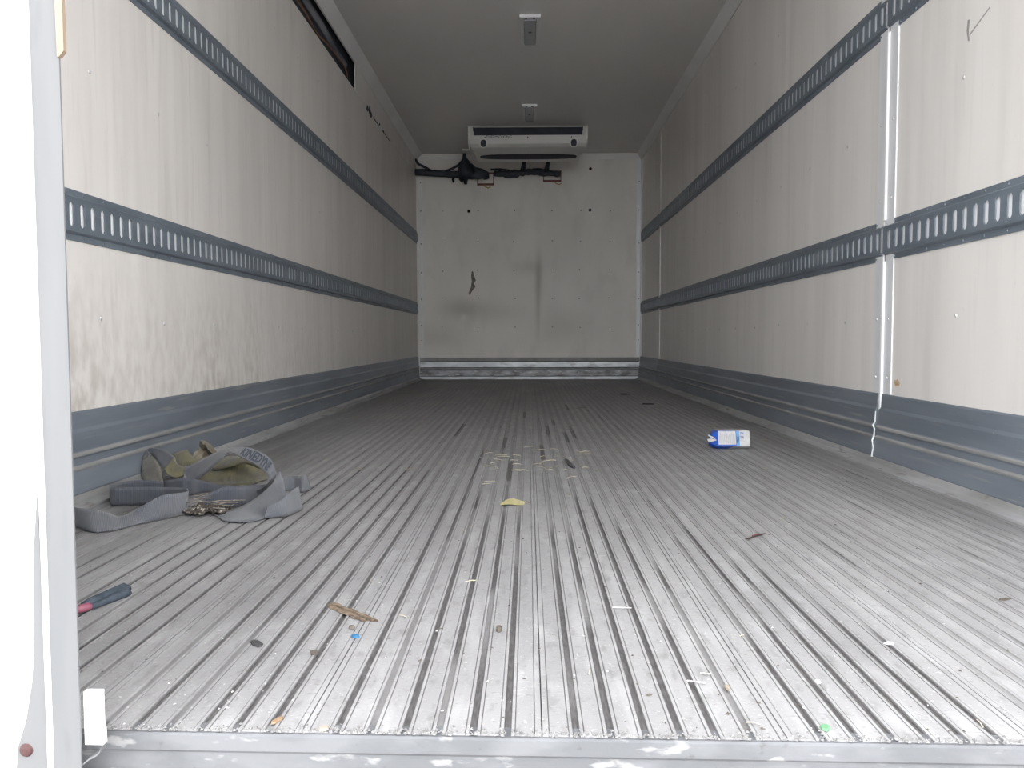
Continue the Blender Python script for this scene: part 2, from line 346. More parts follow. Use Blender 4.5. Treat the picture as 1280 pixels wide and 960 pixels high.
def kick_set(name, label, sgn, xw, spans):
    root = None
    for i, (a, b) in enumerate(spans):
        mb, l1, l2 = kick(sgn, xw, a, b)
        if root is None: root = mb.build(name, M_kick); structure(root, label, 'baseboard')
        else: mb.build('kick_plate', M_kick, root)
        e = MB(); ledge(e, l1, a, b, sgn); ledge(e, l2, a, b, sgn); e.build('ridge', M_kickedge, root)
    lp = MB().prism_y([(xw, .028), (xw + sgn * .024, .030), (xw + sgn * .030, .014), (xw + sgn * .060, .006), (xw + sgn * .0615, -.004), (xw, -.004)], spans[0][0], spans[-1][1])
    lp.build('floor_lip', M_lip, root)
    return root
kl = kick_set('baseboard_left', 'dark ridged metal kick plate along the left wall', 1, XL, [(.88, YB - .02)])
kr = kick_set('baseboard_right', 'dark ridged metal kick plate in three lengths along the right wall', -1, XR, [(.88, 2.826), (2.848, 7.64), (7.655, YB - .02)])
# ragged joint of the right kick plates
jt = MB(); jj = [(1.186, 2.837, .185), (1.185, 2.837, .15), (1.180, 2.842, .137), (1.182, 2.833, .125), (1.183, 2.838, .10), (1.176, 2.836, .085), (1.178, 2.83, .06), (1.176, 2.838, .030)]
jt.tube(jj, [.0016, .002, .0034, .0024, .0036, .0028, .002, .003], 6); jt.build('torn_joint_edge', M_alu, kr)
# front (far) kick plate
bkk = MB().box(-1.17, 1.19, YB - .034, YB + .003, .000, .028).build('baseboard_front', M_back_kick); structure(bkk, 'pale scuffed metal kick plate at the foot of the front bulkhead', 'baseboard')
MB().box(-1.17, 1.19, YB - .016, YB + .003, .193, .232).build('kick_band', M_kickedge, bkk)
MB().box(-1.17, 1.19, YB - .030, YB + .002, .128, .185).build('kick_band', M_back_kick, bkk)
MB().box(-1.17, 1.19, YB - .018, YB + .002, .108, .121).build('kick_rib', M_kickedge, bkk)
MB().box(-1.17, 1.19, YB - .028, YB + .002, .096, .102).build('kick_rib', M_back_kick, bkk)
MB().box(-1.17, 1.19, YB - .020, YB + .002, .036, .092).build('kick_band', M_back_kick2, bkk)
MB().box(-1.17, 1.19, YB - .006, YB + .002, .0, .2325).build('kick_backing', M_hole, bkk)
MB().box(-1.176, -1.171, YB - .036, YB + .003, 0, .235).build('end_strip', M_bright, bkk)
# ------------------------------------------------------------------ seams of the right wall
sm = MB().box(1.1995, 1.204, 2.757, 2.816, .247, 2.33).box(1.1995, 1.204, 2.836, 2.895, .247, 2.33).build('trim_7', M_alu); structure(sm, 'white vertical seam strip dividing the right wall', 'trim')
BAR = [(1.203, 2.816), (1.195, 2.8165), (1.193, 2.820), (1.193, 2.831), (1.196, 2.835), (1.203, 2.836)]
MB().prism_z(BAR, .830, 1.447).prism_z(BAR, 1.584, 2.33).prism_z(BAR, .19, .690).build('seam_bar', M_bright, sm)
m2 = MB()
for z in (.30, .497, .90, 1.155, 1.75, 2.05):
    for yy in (2.875, 2.785): m2.dome((1.1996, yy, z), (-1, 0, 0), .0055, .003, 8)
stuff(m2.build('rivet', M_screw, sm))
sm2 = MB().box(1.1985, 1.206, 7.60, 7.65, .247, 2.32).build('trim_8', M_wall); structure(sm2, 'narrow joint strip on the right wall near the far corner', 'trim')
# rivets of the liners
for wall, x, nrm, rows in ((wl, XL, (1, 0, 0), ((1.162, 1.87), (.490, 1.88), (1.905, 2.30))), (wr, XR, (-1, 0, 0), ((1.152, 1.94), (.495, 1.94), (1.885, 2.0)))):
    mb = MB()
    for z, ya in rows:
        yy = ya
        while yy < 8.7:
            if not (wall is wr and abs(yy - 2.83) < .1): mb.dome((x, yy + rb.uniform(-.01, .01), z + rb.uniform(-.004, .004)), nrm, .0062, .003, 8)
            yy += .413
    stuff(mb.build('rivet', M_screw, wall))
# crumbled edge of the left top panel
cb = MB()
for yy, z, s in ((6.22, 2.150, .03), (6.30, 2.158, .035), (6.36, 2.14, .03), (6.72, 2.155, .02), (6.9, 2.145, .012)):
    cb.prism_x([(yy - s, z - s * .5), (yy - s * .2, z - s * .9), (yy + s, z - s * .2), (yy + s * .4, z + s * .4), (yy - s * .5, z + s * .6)], XL + .0002, XL + .0055)
cb.box(XL - .002, XL + .0045, 6.45, 7.2, 2.138, 2.1415).build('broken_edge', M_dark, wl)
MB().prism_x([(6.66, 2.135), (6.72, 2.15), (6.78, 2.14), (6.76, 2.118), (6.70, 2.112)], XL + .0002, XL + .010).build('loose_chip', M_bright, wl)
# scratches, rust and chalk on the liners
sc = MB(); sc.prism_x([(2.322, 1.30), (2.334, 1.303), (2.338, 1.275), (2.330, 1.245), (2.322, 1.243), (2.327, 1.27)], XR - .0008, XR + .001)
sc.prism_x([(2.32, 1.262), (2.225, 1.297), (2.224, 1.293), (2.319, 1.257)], XR - .0008, XR + .001); sc.build('scratch', mat('scratch_grey', (.30, .29, .28), rough=.7), wr)
MB().prism_x([(2.735, .296), (2.712, .300), (2.695, .290), (2.698, .278), (2.722, .276), (2.736, .285)], XR - .0008, XR + .001).build('rust_spot', mat('rust', (.42, .27, .14), (.55, .45, .34), (80, 80, 80), rough=.8), wr)

# ------------------------------------------------------------------ slotted cargo tracks
def track(sgn, xw, zc, ya, yb, name, label, cat='rail'):
    root = thing(name, label, cat, loc=(xw, ya, zc))
    d = .012; A = lambda o_, z: (xw + sgn * o_, zc + z)
    top = [A(.0004, .0665), A(.003, .0665), A(.003, .050), A(.0125, .0445), A(.0125, .040), A(.0095, .040), A(.0095, .0425), A(.0004, .047)]
    bot = [(x, 2 * zc - z) for x, z in top]
    adopt(root, MB().prism_y(top, ya, yb).prism_y(bot, ya, yb).build('track_flange', M_track))
    mb = MB(); p = .0528; n = int((yb - ya) / p); y_ = ya
    XF = xw + sgn * .0125; XBk = xw + sgn * .0095
    for i in range(n):
        a = ya + i * p; b = a + p if i < n - 1 else yb; c = a + p / 2
        hole = [(c - .0108, -.024), (c - .0055, -.031), (c + .0055, -.031), (c + .0108, -.024), (c + .0108, .024), (c + .0055, .031), (c - .0055, .031), (c - .0108, .024)]
        outr = [(a, -.024), (a, -.0402), (b, -.0402), (b, -.024), (b, .024), (b, .0402), (a, .0402), (a, .024)]
        k = len(mb.v)
        mb.v += [(XF, y, zc + z) for y, z in hole] + [(XF, y, zc + z) for y, z in outr] + [(XBk, y, zc + z) for y, z in hole]
        for j in range(8):
            j2 = (j + 1) % 8
            mb.f.append((k + j, k + j2, k + 8 + j2, k + 8 + j)); mb.f.append((k + j, k + j2, k + 16 + j2, k + 16 + j))
    adopt(root, mb.build('track_face', M_track))
    adopt(root, MB().box(min(xw + sgn * .0042, xw + sgn * .0066), max(xw + sgn * .0042, xw + sgn * .0066), ya, yb, zc - .039, zc + .039).build('backing_strip', M_bright))
    r = MB(); y_ = ya + .05
    while y_ < yb:
        for z in (.058, -.058): r.dome((xw + sgn * .003, y_, zc + z), (sgn, 0, 0), .0042, .0022, 6)
        y_ += .1056
    o = adopt(root, r.build('rivet', M_track)); stuff(o)
    return root
track(1, XL, 1.517, .90, YB - .01, 'cargo_track', 'slotted grey metal cargo track high on the left wall')
track(1, XL, .7615, .90, YB - .01, 'cargo_track', 'slotted grey metal cargo track halfway up the left wall')
track(-1, XR, 1.512, .90, 2.822, 'cargo_track', 'slotted track high on the right wall, near length before the white seam')
track(-1, XR, 1.512, 2.838, YB - .06, 'cargo_track', 'slotted track high on the right wall, long length beyond the white seam')
track(-1, XR, .7615, .90, 2.822, 'cargo_track', 'slotted track halfway up the right wall, near length before the white seam')
track(-1, XR, .7615, 2.838, YB - .06, 'cargo_track', 'slotted track halfway up the right wall, long length beyond the white seam')

# ------------------------------------------------------------------ door leaf at the left of the opening
DX = -.507
dr = MB().box(-1.32, -.5135, .852, .878, -1.05, 2.5).build('door_1', M_door); structure(dr, 'white rear door leaf standing at the left of the opening', 'door')
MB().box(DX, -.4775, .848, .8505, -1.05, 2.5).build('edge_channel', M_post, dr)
MB().prism_z([(-.5135, .852), (-.5125, .846), (-.509, .8445), (DX, .848), (DX, .872), (-.5135, .872)], -1.05, 2.5).build('edge_gasket', M_door, dr)
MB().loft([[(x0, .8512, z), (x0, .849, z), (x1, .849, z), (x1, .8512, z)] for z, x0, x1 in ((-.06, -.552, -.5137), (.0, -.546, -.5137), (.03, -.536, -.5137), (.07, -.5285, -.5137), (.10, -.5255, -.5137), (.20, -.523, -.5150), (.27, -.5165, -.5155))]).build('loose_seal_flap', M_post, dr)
MB().dome((-.537, .849, -.003), (0, -1, 0), .0075, .003, 14).build('bolt_head', mat('rusty_bolt', (.045, .014, .013), rough=.6), dr)
MB().dome((-.552, .852, .347), (0, -1, 0), .003, .0015, 10).build('rivet', M_screw, dr)
MB().loft([[(x0, .846, z), (x1, .846, z), (x1, .852, z), (x0, .852, z)] for z, x0, x1 in ((.722, -.4785, -.4765), (.728, -.4785, -.4715), (.76, -.479, -.4715), (.85, -.480, -.4735))]).build('bare_wood_sliver', mat('pale_wood', (.20, .145, .105), (.22, .17, .13), (50, 50, 8), rough=.6), dr)
keeper = thing('door_keeper', 'small white metal plate at the sill beside the door edge', 'plate', loc=(-.468, .86, -.02))
adopt(keeper, MB().prism_y([(-.4772, .0), (-.4572, .0), (-.4575, .015), (-.4590, .020), (-.4590, .058), (-.4772, .058)], .856, .864).build('plate', M_door))
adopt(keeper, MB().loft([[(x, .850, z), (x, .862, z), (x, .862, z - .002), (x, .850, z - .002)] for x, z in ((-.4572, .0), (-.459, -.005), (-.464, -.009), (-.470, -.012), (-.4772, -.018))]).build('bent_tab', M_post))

# ------------------------------------------------------------------ cable in the open slot
cb = MB(); pts = [(-1.214 + .006 * math.sin(i * .9), .95 + i * .12, 2.212 + .016 * math.sin(i * .55) + .006 * math.sin(i * 1.7)) for i in range(40)]
pts.append((-1.235, 5.70, 2.20))
cb.tube(pts, .006, 6); tag(cb.build('cable', M_orange, smooth=True), 'orange-brown cable sagging in the open slot above the left wall', 'cable')
cb = MB(); pts = [(-1.236 + .004 * math.sin(i * .7), .95 + i * .12, 2.178 + .006 * math.sin(i * .8)) for i in range(40)]
cb.tube(pts, .011, 8); tag(cb.build('cable_conduit', M_black, smooth=True), 'thick black conduit lying on the bottom of the wall slot', 'cable')

# ------------------------------------------------------------------ ceiling lamps
def lamp(x, y0, y1, label):
    r = thing('ceiling_lamp', label, 'light', loc=(x, y0, ZC))
    adopt(r, MB().prism_y([(x - .062, ZC), (x - .060, ZC - .012), (x - .045, ZC - .014), (x + .045, ZC - .014), (x + .060, ZC - .012), (x + .062, ZC)], y0, y1).build('base_plate', M_cove))
    adopt(r, MB().prism_y([(x - .040, ZC - .013), (x - .034, ZC - .026), (x + .034, ZC - .026), (x + .040, ZC - .013)], y0 + .03, y1 - .02).build('lens', mat('dim_lens', (.30, .31, .33), rough=.25)))
    adopt(r, MB().box(x - .064, x + .064, y0 - .004, y0, ZC - .018, ZC).build('end_lip', M_bright))
    for yy in (y0 + .015, y1 - .01):
        for dx in (-.025, .025): adopt(r, MB().dome((x + dx, yy, ZC - .0135), (0, 0, -1), .009, .006, 8).build('screw', M_hole))
    adopt(r, MB().dome((x, y0 + .22, ZC - .025), (0, 0, -1), .012, .006, 8).build('screw', M_hole)); return r
lamp(.012, 5.13, 5.60, 'rectangular grey ceiling light, the near one of two')
lamp(.010, 7.05, 7.54, 'rectangular grey ceiling light close above the cooling unit')

# ------------------------------------------------------------------ evaporator unit
ev = thing('evaporator_unit', 'white refrigeration evaporator unit under the ceiling at the far end', 'cooling unit', loc=(0, 7.76, 2.40))
prof = [(7.762, 2.402, .541), (7.752, 2.392, .541), (7.748, 2.386, .541), (7.742, 2.312, .540), (7.744, 2.275, .538), (7.756, 2.238, .535), (7.785, 2.212, .530), (7.84, 2.200, .522), (7.95, 2.192, .512), (8.22, 2.170, .492), (8.27, 2.180, .490), (8.28, 2.402, .490)]
sh = MB(); cols = [-1, -.945, .955, 1]
for y, z, hw in prof:
    for c in (-1, None, None, 1):
        pass
rows = []
for (y, z, hw) in prof:
    rows.append([(-hw - .003, y, z), (-.506, y, z) if hw > .506 else (-hw + .02, y, z), (.500, y, z) if hw > .506 else (hw - .02, y, z), (hw - .003, y, z)])
n = 0
for r_ in rows: sh.v += r_
for i in range(len(rows) - 1):
    for j in range(3):
        if i == 2 and j == 1: continue
        a = i * 4 + j; sh.f.append((a, a + 1, a + 5, a + 4))
sh.f.append(tuple(i * 4 for i in range(len(rows)))); sh.f.append(tuple(i * 4 + 3 for i in range(len(rows))))
adopt(ev, sh.build('housing', M_white))
for x0, x1 in ((-.556, -.543), (.535, .548)):
    adopt(ev, MB().prism_x([(y, z) for y, z, _ in prof[:8]] + [(7.84, 2.402)], x0, x1).build('end_cap', M_whiteside))
gr = adopt(ev, MB().box(-.512, .506, 7.79, 7.80, 2.30, 2.395).box(-.512, -.506, 7.745, 7.80, 2.30, 2.39).box(.500, .506, 7.745, 7.80, 2.30, 2.39).build('intake_grille', M_dark))
for z in (2.325, 2.345, 2.365):
    o = MB().prism_x([(7.750, z), (7.775, z + .008), (7.775, z + .010), (7.750, z + .003)], -.506, .500).build('slat', M_track, gr); o.matrix_parent_inverse = gr.matrix_parent_inverse.copy(); 
for x in (-.18, .15):
    o = MB().box(x - .006, x + .006, 7.748, 7.79, 2.312, 2.386).build('divider', M_dark, gr); o.matrix_parent_inverse = gr.matrix_parent_inverse.copy()
def stadium(c, u, v, nrm, hu, hv, h, k=20, power=2.6):
    c, u, v, nrm = map(Vector, (c, u, v, nrm)); ring = []
    for i in range(k):
        t = 2 * math.pi * i / k; cu, sv = math.cos(t), math.sin(t)
        ring.append(c + u * hu * math.copysign(abs(cu) ** (2 / power), cu) + v * hv * math.copysign(abs(sv) ** (2 / power), sv))
    return [[p for p in ring], [p + nrm * h for p in ring]]
adopt(ev, MB().loft(stadium((0, 8.05, 2.1835), (1, 0, 0), Vector((0, .27, -.022)).normalized(), (0, -.08, -1), .465, .078, .004, 36, 3)).build('air_outlet', M_dark))
for x in (-.415, .421):
    nr = Vector((0, -1, -.32)).normalized(); vv = Vector((0, -.32, 1)).normalized()
    adopt(ev, MB().loft(stadium((x, 7.7515, 2.243), (1, 0, 0), vv, nr, .036, .042, .0035)).build('latch_rim', M_whiteside))
    adopt(ev, MB().loft(stadium((x, 7.7485, 2.242), (1, 0, 0), vv, nr, .027, .033, .003)).build('latch', M_dark))
for x in (-.40, -.005, .40): adopt(ev, MB().dome((x, 7.743, 2.294), (0, -1, 0), .006, .003, 6).build('screw', M_hole))
adopt(ev, MB().dome((.50, 7.97, 2.189), (0, -.1, -1), .008, .004, 6).build('screw', M_hole))
def text_mesh(body, size, m, name, mw, ext=.0005, parent=None):
    cu = bpy.data.curves.new(name, 'FONT'); cu.body = body; cu.size = size; cu.extrude = ext; cu.align_x = 'CENTER'; cu.resolution_u = 2
    t = bpy.data.objects.new(name, cu); C.objects.link(t); dg = bpy.context.evaluated_depsgraph_get(); me = bpy.data.meshes.new_from_object(t.evaluated_get(dg)); bpy.data.objects.remove(t)
    me.transform(mw); me.materials.clear(); me.materials.append(m); o = bpy.data.objects.new(name, me); C.objects.link(o)
    return o
rx = Matrix.Rotation(math.pi / 2, 4, 'X')
adopt(ev, text_mesh('THERMO KING', .036, M_print, 'printed_name', Matrix.Translation((-.27, 7.7420, 2.286)) @ rx))
# bracket at the left end of the unit
adopt(ev, MB().box(-.62, -.545, 7.86, 7.90, 2.205, 2.213).build('mounting_tab', M_whiteside))

# ------------------------------------------------------------------ hoses under the unit
h = thing('refrigerant_hose', 'bundle of black insulated hoses from the left wall to the cooling unit', 'hose', loc=(-1.19, 8.83, 2.19))
YH = 8.815
adopt(h, MB().tube([(-1.195, YH, 2.195), (-1.10, YH, 2.192), (-.98, YH, 2.180), (-.85, YH, 2.172), (-.74, YH, 2.170), (-.62, YH, 2.168), (-.52, YH, 2.160), (-.42, YH, 2.165)], [.036, .037, .036, .034, .036, .05, .045, .03], 12).build('thick_hose', M_black, smooth=True))
adopt(h, MB().tube([(-1.195, YH, 2.335), (-1.16, YH, 2.28), (-1.10, YH, 2.25), (-1.02, YH, 2.205), (-.95, YH, 2.19)], .014, 8).build('thin_hose', M_black, smooth=True))
adopt(h, MB().tube([(-.90, YH, 2.19), (-.80, YH - .02, 2.225), (-.73, YH - .04, 2.26), (-.69, YH - .05, 2.30)], .014, 8).build('thin_hose', M_black, smooth=True))
adopt(h, MB().tube([(-.668, YH - .06, 2.375), (-.668, YH - .05, 2.33), (-.665, YH - .03, 2.29), (-.660, YH - .02, 2.24), (-.655, YH - .02, 2.19), (-.655, YH - .01, 2.14)], [.016, .022, .050, .080, .095, .085], 14).build('taped_joint', M_black, smooth=True))
for x, zz, r_ in ((-.79, 2.085, .016), (-.66, 2.065, .026), (-.70, 2.10, .03)):
    adopt(h, MB().tube([(x, YH, 2.16), (x - .004, YH, 2.12), (x, YH - .01, zz)], [r_ * 1.2, r_, r_ * .6], 8).build('hose_end', M_black, smooth=True))
adopt(h, MB().tube([(-.61, 8.80, 2.27), (-.57, 8.80, 2.22), (-.50, 8.81, 2.19), (-.45, 8.82, 2.16), (-.44, 8.83, 2.12)], [.018, .026, .04, .045, .03], 10).build('thick_hose', M_black, smooth=True))
h2 = thing('insulated_pipe', 'lumpy black taped pipe below the middle of the cooling unit', 'pipe', loc=(-.35, 8.84, 2.19))
rq = random.Random(4)
pts = []; rad = []
for i in range(24):
    x = -.36 + i * .03; pts.append((x, 8.825 + rq.uniform(-.01, .01), 2.182 - .012 * math.sin(i * .35) + rq.uniform(-.005, .005))); rad.append(.026 + .012 * rq.random() + (.010 if 3 < i < 9 or 13 < i < 18 else 0))
adopt(h2, MB().tube(pts, rad, 10).build('taped_run', M_black, smooth=True))
for x in (-.06, .19): adopt(h2, MB().tube([(x, 8.83, 2.20), (x + .01, 8.76, 2.24), (x + .02, 8.6, 2.28)], [.030, .022, .02], 8).build('riser', M_black, smooth=True))
adopt(h2, MB().tube([(-.40, 8.86, 2.225), (-.3, 8.86, 2.228), (-.2, 8.86, 2.215)], .012, 6).build('thin_hose', M_black, smooth=True))
def bracket(x0, x1, z0, z1, label, tail):
    r = thing('pipe_bracket', label, 'bracket', 'brackets below the cooling unit', loc=(x0, 8.87, z0)); t = .009
    adopt(r, MB().box(x0, x1, 8.880, 8.8995, z0, z0 + t * 2).box(x0, x0 + t, 8.880, 8.8995, z0, z1).box(x1 - t, x1, 8.880, 8.8995, z0, z1).box(x0, x1, 8.880, 8.8995, z1 - t, z1).build('frame', M_redbr))
    adopt(r, MB().box(x0 + t, x1 - t, 8.882, 8.8995, z0 + t * 2, z0 + t * 3.2).build('shelf', M_whiteside))
    adopt(r, MB().tube([(x0 + tail, 8.886, z0), (x0 + tail + .02, 8.886, z0 - .02), (x0 + tail + .05, 8.886, z0 - .03), (x0 + tail + .075, 8.886, z0 - .018)], .006, 6).build('wire_end', mat('yellow_wire', (.40, .28, .10), rough=.5)))
    return r
bracket(-.545, -.365, 2.068, 2.20, 'left red-brown pipe bracket below the cooling unit', .07)
bracket(.158, .350, 2.100, 2.215, 'right red-brown pipe bracket below the cooling unit', .12)

# ------------------------------------------------------------------ webbing straps
def web_mat(name, c1, c2, rib=620):
    m = bpy.data.materials.new(name); m.use_nodes = True; nt = m.node_tree; b = nt.nodes['Principled BSDF']; L = nt.links.new; N = nt.nodes.new
    b.inputs['Roughness'].default_value = .6; b.inputs['Sheen Weight'].default_value = .2
    uv = N('ShaderNodeUVMap'); wv = N('ShaderNodeTexWave'); wv.inputs['Scale'].default_value = rib / 6.283 * 1.0; wv.bands_direction = 'X'; wv.inputs['Distortion'].default_value = .4; L(uv.outputs[0], wv.inputs['Vector'])
    tc = N('ShaderNodeTexCoord'); n = N('ShaderNodeTexNoise'); n.inputs['Scale'].default_value = 22; n.inputs['Detail'].default_value = 5; L(tc.outputs['Object'], n.inputs['Vector'])
    mr = N('ShaderNodeMapRange'); mr.inputs['From Min'].default_value = .35; mr.inputs['From Max'].default_value = .68; L(n.outputs['Fac'], mr.inputs['Value'])
    mx = N('ShaderNodeMix'); mx.data_type = 'RGBA'; mx.inputs[6].default_value = (*c1, 1); mx.inputs[7].default_value = (*c2, 1); L(mr.outputs[0], mx.inputs['Factor'])
    m2 = N('ShaderNodeMix'); m2.data_type = 'RGBA'; m2.blend_type = 'MULTIPLY'; m2.inputs['Factor'].default_value = .42; L(mx.outputs[2], m2.inputs[6]); L(wv.outputs['Color'], m2.inputs[7]); L(m2.outputs[2], b.inputs['Base Color'])
    bp = N('ShaderNodeBump'); bp.inputs['Strength'].default_value = .6; bp.inputs['Distance'].default_value = .0012; L(wv.outputs['Fac'], bp.inputs['Height']); L(bp.outputs[0], b.inputs['Normal'])
    return m
M_web = web_mat('grey_webbing', (.085, .092, .108), (.128, .134, .15))
M_webd = web_mat('grey_webbing_shade', (.048, .055, .072), (.072, .078, .095))  # darker copy of the webbing: shade of inner and rear strands put into the colour
M_yel = web_mat('yellow_green_webbing', (.165, .148, .072), (.075, .070, .052))
M_tan = web_mat('tan_webbing', (.18, .165, .135), (.12, .115, .10))
def catmull(P, n=6):
    out = []
    for i in range(len(P) - 1):
        p0, p1, p2, p3 = P[max(i - 1, 0)], P[i], P[i + 1], P[min(i + 2, len(P) - 1)]
        for k in range(n):
            t = k / n; out.append(0.5 * ((2 * p1) + (p2 - p0) * t + (2 * p0 - 5 * p1 + 4 * p2 - p3) * t * t + (3 * p1 - p0 - 3 * p2 + p3) * t ** 3))
    out.append(P[-1]); return out
def ribbon(st, m, root, name='webbing', th=.0022, across=5, n=6, bow=0, wrinkle=0, seed=1):
    A = catmull([Vector(s[:3]) for s in st], n); B = catmull([Vector(s[3:]) for s in st], n); rw = random.Random(seed)
    verts = []; faces = []; uv = []; ln = 0; k = across + 1; cen = []
    for i, (a, b) in enumerate(zip(A, B)):
        c = (a + b) / 2
        if i: ln += (c - cen[-1]).length
        cen.append(c)
    ln = 0
    rowsU = []
    for i, (a, b) in enumerate(zip(A, B)):
        if i: ln += (cen[i] - cen[i - 1]).length
        t = (cen[min(i + 1, len(cen) - 1)] - cen[max(i - 1, 0)]).normalized(); nn = t.cross(b - a)
        nn = nn.normalized() if nn.length > 1e-6 else Vector((0, 0, 1))
        for j in range(k):
            f = j / across; p = a.lerp(b, f) + nn * (bow * math.sin(math.pi * f) + wrinkle * (rw.random() - .5))
            p.z = max(p.z, .0035); verts.append(p); uv.append((ln, f * .05))
    for i in range(len(A) - 1):
        for j in range(across):
            q = i * k + j; faces.append((q, q + 1, q + k + 1, q + k))
    me = bpy.data.meshes.new(name); me.from_pydata(verts, [], faces); me.materials.append(m); me.shade_smooth()
    ul = me.uv_layers.new(name='UVMap')
    for lp in me.loops: ul.data[lp.index].uv = uv[lp.vertex_index]
    o = bpy.data.objects.new(name, me); C.objects.link(o); md = o.modifiers.new('thick', 'SOLIDIFY'); md.thickness = th; md.offset = 0
    if root: adopt(root, o)
    return o, A, B
FRONT = [(-1.116, 1.955, 0.003, -1.132, 1.985, 0.04), (-1.055, 1.879, 0.003, -1.07, 1.909, 0.04), (-0.982, 1.816, 0.003, -1.01, 1.861, 0.046), (-0.949, 1.824, 0.003, -0.978, 1.874, 0.036), (-0.934, 1.848, 0.003, -0.967, 1.908, 0.019), (-0.922, 1.88, 0.003, -0.944, 1.92, 0.025), (-0.9, 1.914, 0.003, -0.913, 1.924, 0.043), (-0.877, 1.949, 0.003, -0.88, 1.949, 0.061), (-0.86, 1.985, 0.003, -0.852, 1.985, 0.06), (-0.852, 2.022, 0.003, -0.848, 2.022, 0.058), (-0.88, 2.091, 0.003, -0.883, 2.091, 0.053), (-0.933, 2.121, 0.003, -0.934, 2.121, 0.049), (-0.985, 2.12, 0.003, -0.984, 2.12, 0.05), (-1.035, 2.115, 0.003, -1.034, 2.115, 0.05), (-1.083, 2.109, 0.003, -1.082, 2.109, 0.051), (-1.114, 2.162, 0.003, -1.113, 2.162, 0.05), (-1.107, 2.217, 0.003, -1.106, 2.217, 0.047), (-1.073, 2.252, 0.003, -1.071, 2.252, 0.046), (-1.018, 2.265, 0.003, -1.017, 2.265, 0.039)]
BACKLOW = [(-1.018, 2.265, 0.003, -1.017, 2.265, 0.039), (-0.952, 2.242, 0.003, -0.946, 2.242, 0.054), (-0.926, 2.289, 0.003, -0.925, 2.289, 0.039), (-0.895, 2.314, 0.003, -0.894, 2.314, 0.024), (-0.849, 2.327, 0.003, -0.856, 2.347, 0.013), (-0.784, 2.34, 0.003, -0.789, 2.37, 0.012)]
ARCH = [(-0.948, 2.277, 0.003, -0.972, 2.297, 0.038), (-0.979, 2.34, 0.007, -1.0, 2.36, 0.044), (-0.96, 2.34, 0.028, -1.006, 2.38, 0.057), (-0.917, 2.32, 0.057, -0.968, 2.38, 0.078), (-0.876, 2.3, 0.09, -0.923, 2.38, 0.1), (-0.848, 2.3, 0.114, -0.883, 2.37, 0.115), (-0.823, 2.28, 0.116, -0.828, 2.34, 0.126), (-0.786, 2.25, 0.106, -0.776, 2.29, 0.128), (-0.736, 2.2, 0.096, -0.727, 2.24, 0.121), (-0.696, 2.15, 0.085, -0.689, 2.19, 0.109), (-0.676, 2.12, 0.077, -0.668, 2.15, 0.089), (-0.679, 2.12, 0.06, -0.669, 2.15, 0.068), (-0.707, 2.14, 0.04, -0.687, 2.18, 0.041), (-0.759, 2.2, 0.018, -0.716, 2.2, 0.025)]
FRONTLOOP = [(-0.672, 2.16, 0.071, -0.659, 2.16, 0.088), (-0.658, 2.1, 0.068, -0.646, 2.13, 0.08), (-0.664, 2.08, 0.057, -0.625, 2.08, 0.068), (-0.687, 2.06, 0.036, -0.608, 2.03, 0.042), (-0.713, 2.04, 0.02, -0.609, 1.985, 0.025), (-0.728, 2.01, 0.014, -0.633, 1.974, 0.004), (-0.747, 2.0, 0.01, -0.652, 1.929, 0.004), (-0.755, 1.99, 0.006, -0.687, 1.916, 0.004), (-0.775, 2.0, -0.002, -0.724, 1.929, 0.004)]
INNER = [(-0.859, 2.051, 0.003, -0.867, 2.071, 0.009), (-0.835, 2.032, 0.003, -0.835, 2.052, 0.021), (-0.807, 2.052, 0.003, -0.806, 2.052, 0.046), (-0.771, 2.072, 0.003, -0.77, 2.072, 0.059), (-0.74, 2.112, 0.003, -0.739, 2.112, 0.053), (-0.717, 2.176, 0.003, -0.716, 2.176, 0.046), (-0.704, 2.267, 0.003, -0.703, 2.267, 0.037)]
TAILA = [(-0.711, 2.291, 0.003, -0.714, 2.301, 0.044), (-0.694, 2.316, 0.003, -0.701, 2.326, 0.041), (-0.67, 2.328, 0.003, -0.672, 2.338, 0.042), (-0.64, 2.304, 0.003, -0.642, 2.314, 0.047), (-0.625, 2.341, 0.003, -0.646, 2.371, 0.04)]
TAILB = [(-0.639, 1.96, 0.003, -0.632, 1.97, 0.032), (-0.612, 1.97, 0.003, -0.609, 1.98, 0.04), (-0.593, 1.983, 0.003, -0.589, 1.993, 0.057), (-0.583, 2.016, 0.003, -0.586, 2.036, 0.061), (-0.576, 2.064, 0.003, -0.592, 2.094, 0.056), (-0.589, 2.104, 0.003, -0.607, 2.134, 0.043), (-0.627, 2.134, 0.003, -0.629, 2.144, 0.033)]
YEL1 = [(-1.015, 2.265, 0.003, -0.992, 2.295, 0.011), (-1.101, 2.42, -0.003, -1.084, 2.42, 0.002), (-1.132, 2.42, 0.012, -1.091, 2.42, 0.024), (-1.161, 2.44, 0.02, -1.095, 2.42, 0.045), (-1.167, 2.45, 0.043, -1.109, 2.43, 0.068), (-1.173, 2.47, 0.069, -1.134, 2.45, 0.084), (-1.182, 2.5, 0.093, -1.172, 2.5, 0.097), (-1.152, 2.5, 0.082, -1.163, 2.53, 0.099), (-1.12, 2.46, 0.068, -1.124, 2.52, 0.091), (-1.085, 2.42, 0.05, -1.088, 2.5, 0.075), (-1.069, 2.42, 0.031, -1.07, 2.48, 0.056), (-1.045, 2.42, 0.024, -1.037, 2.46, 0.049), (-1.02, 2.44, 0.033, -1.026, 2.48, 0.048)]
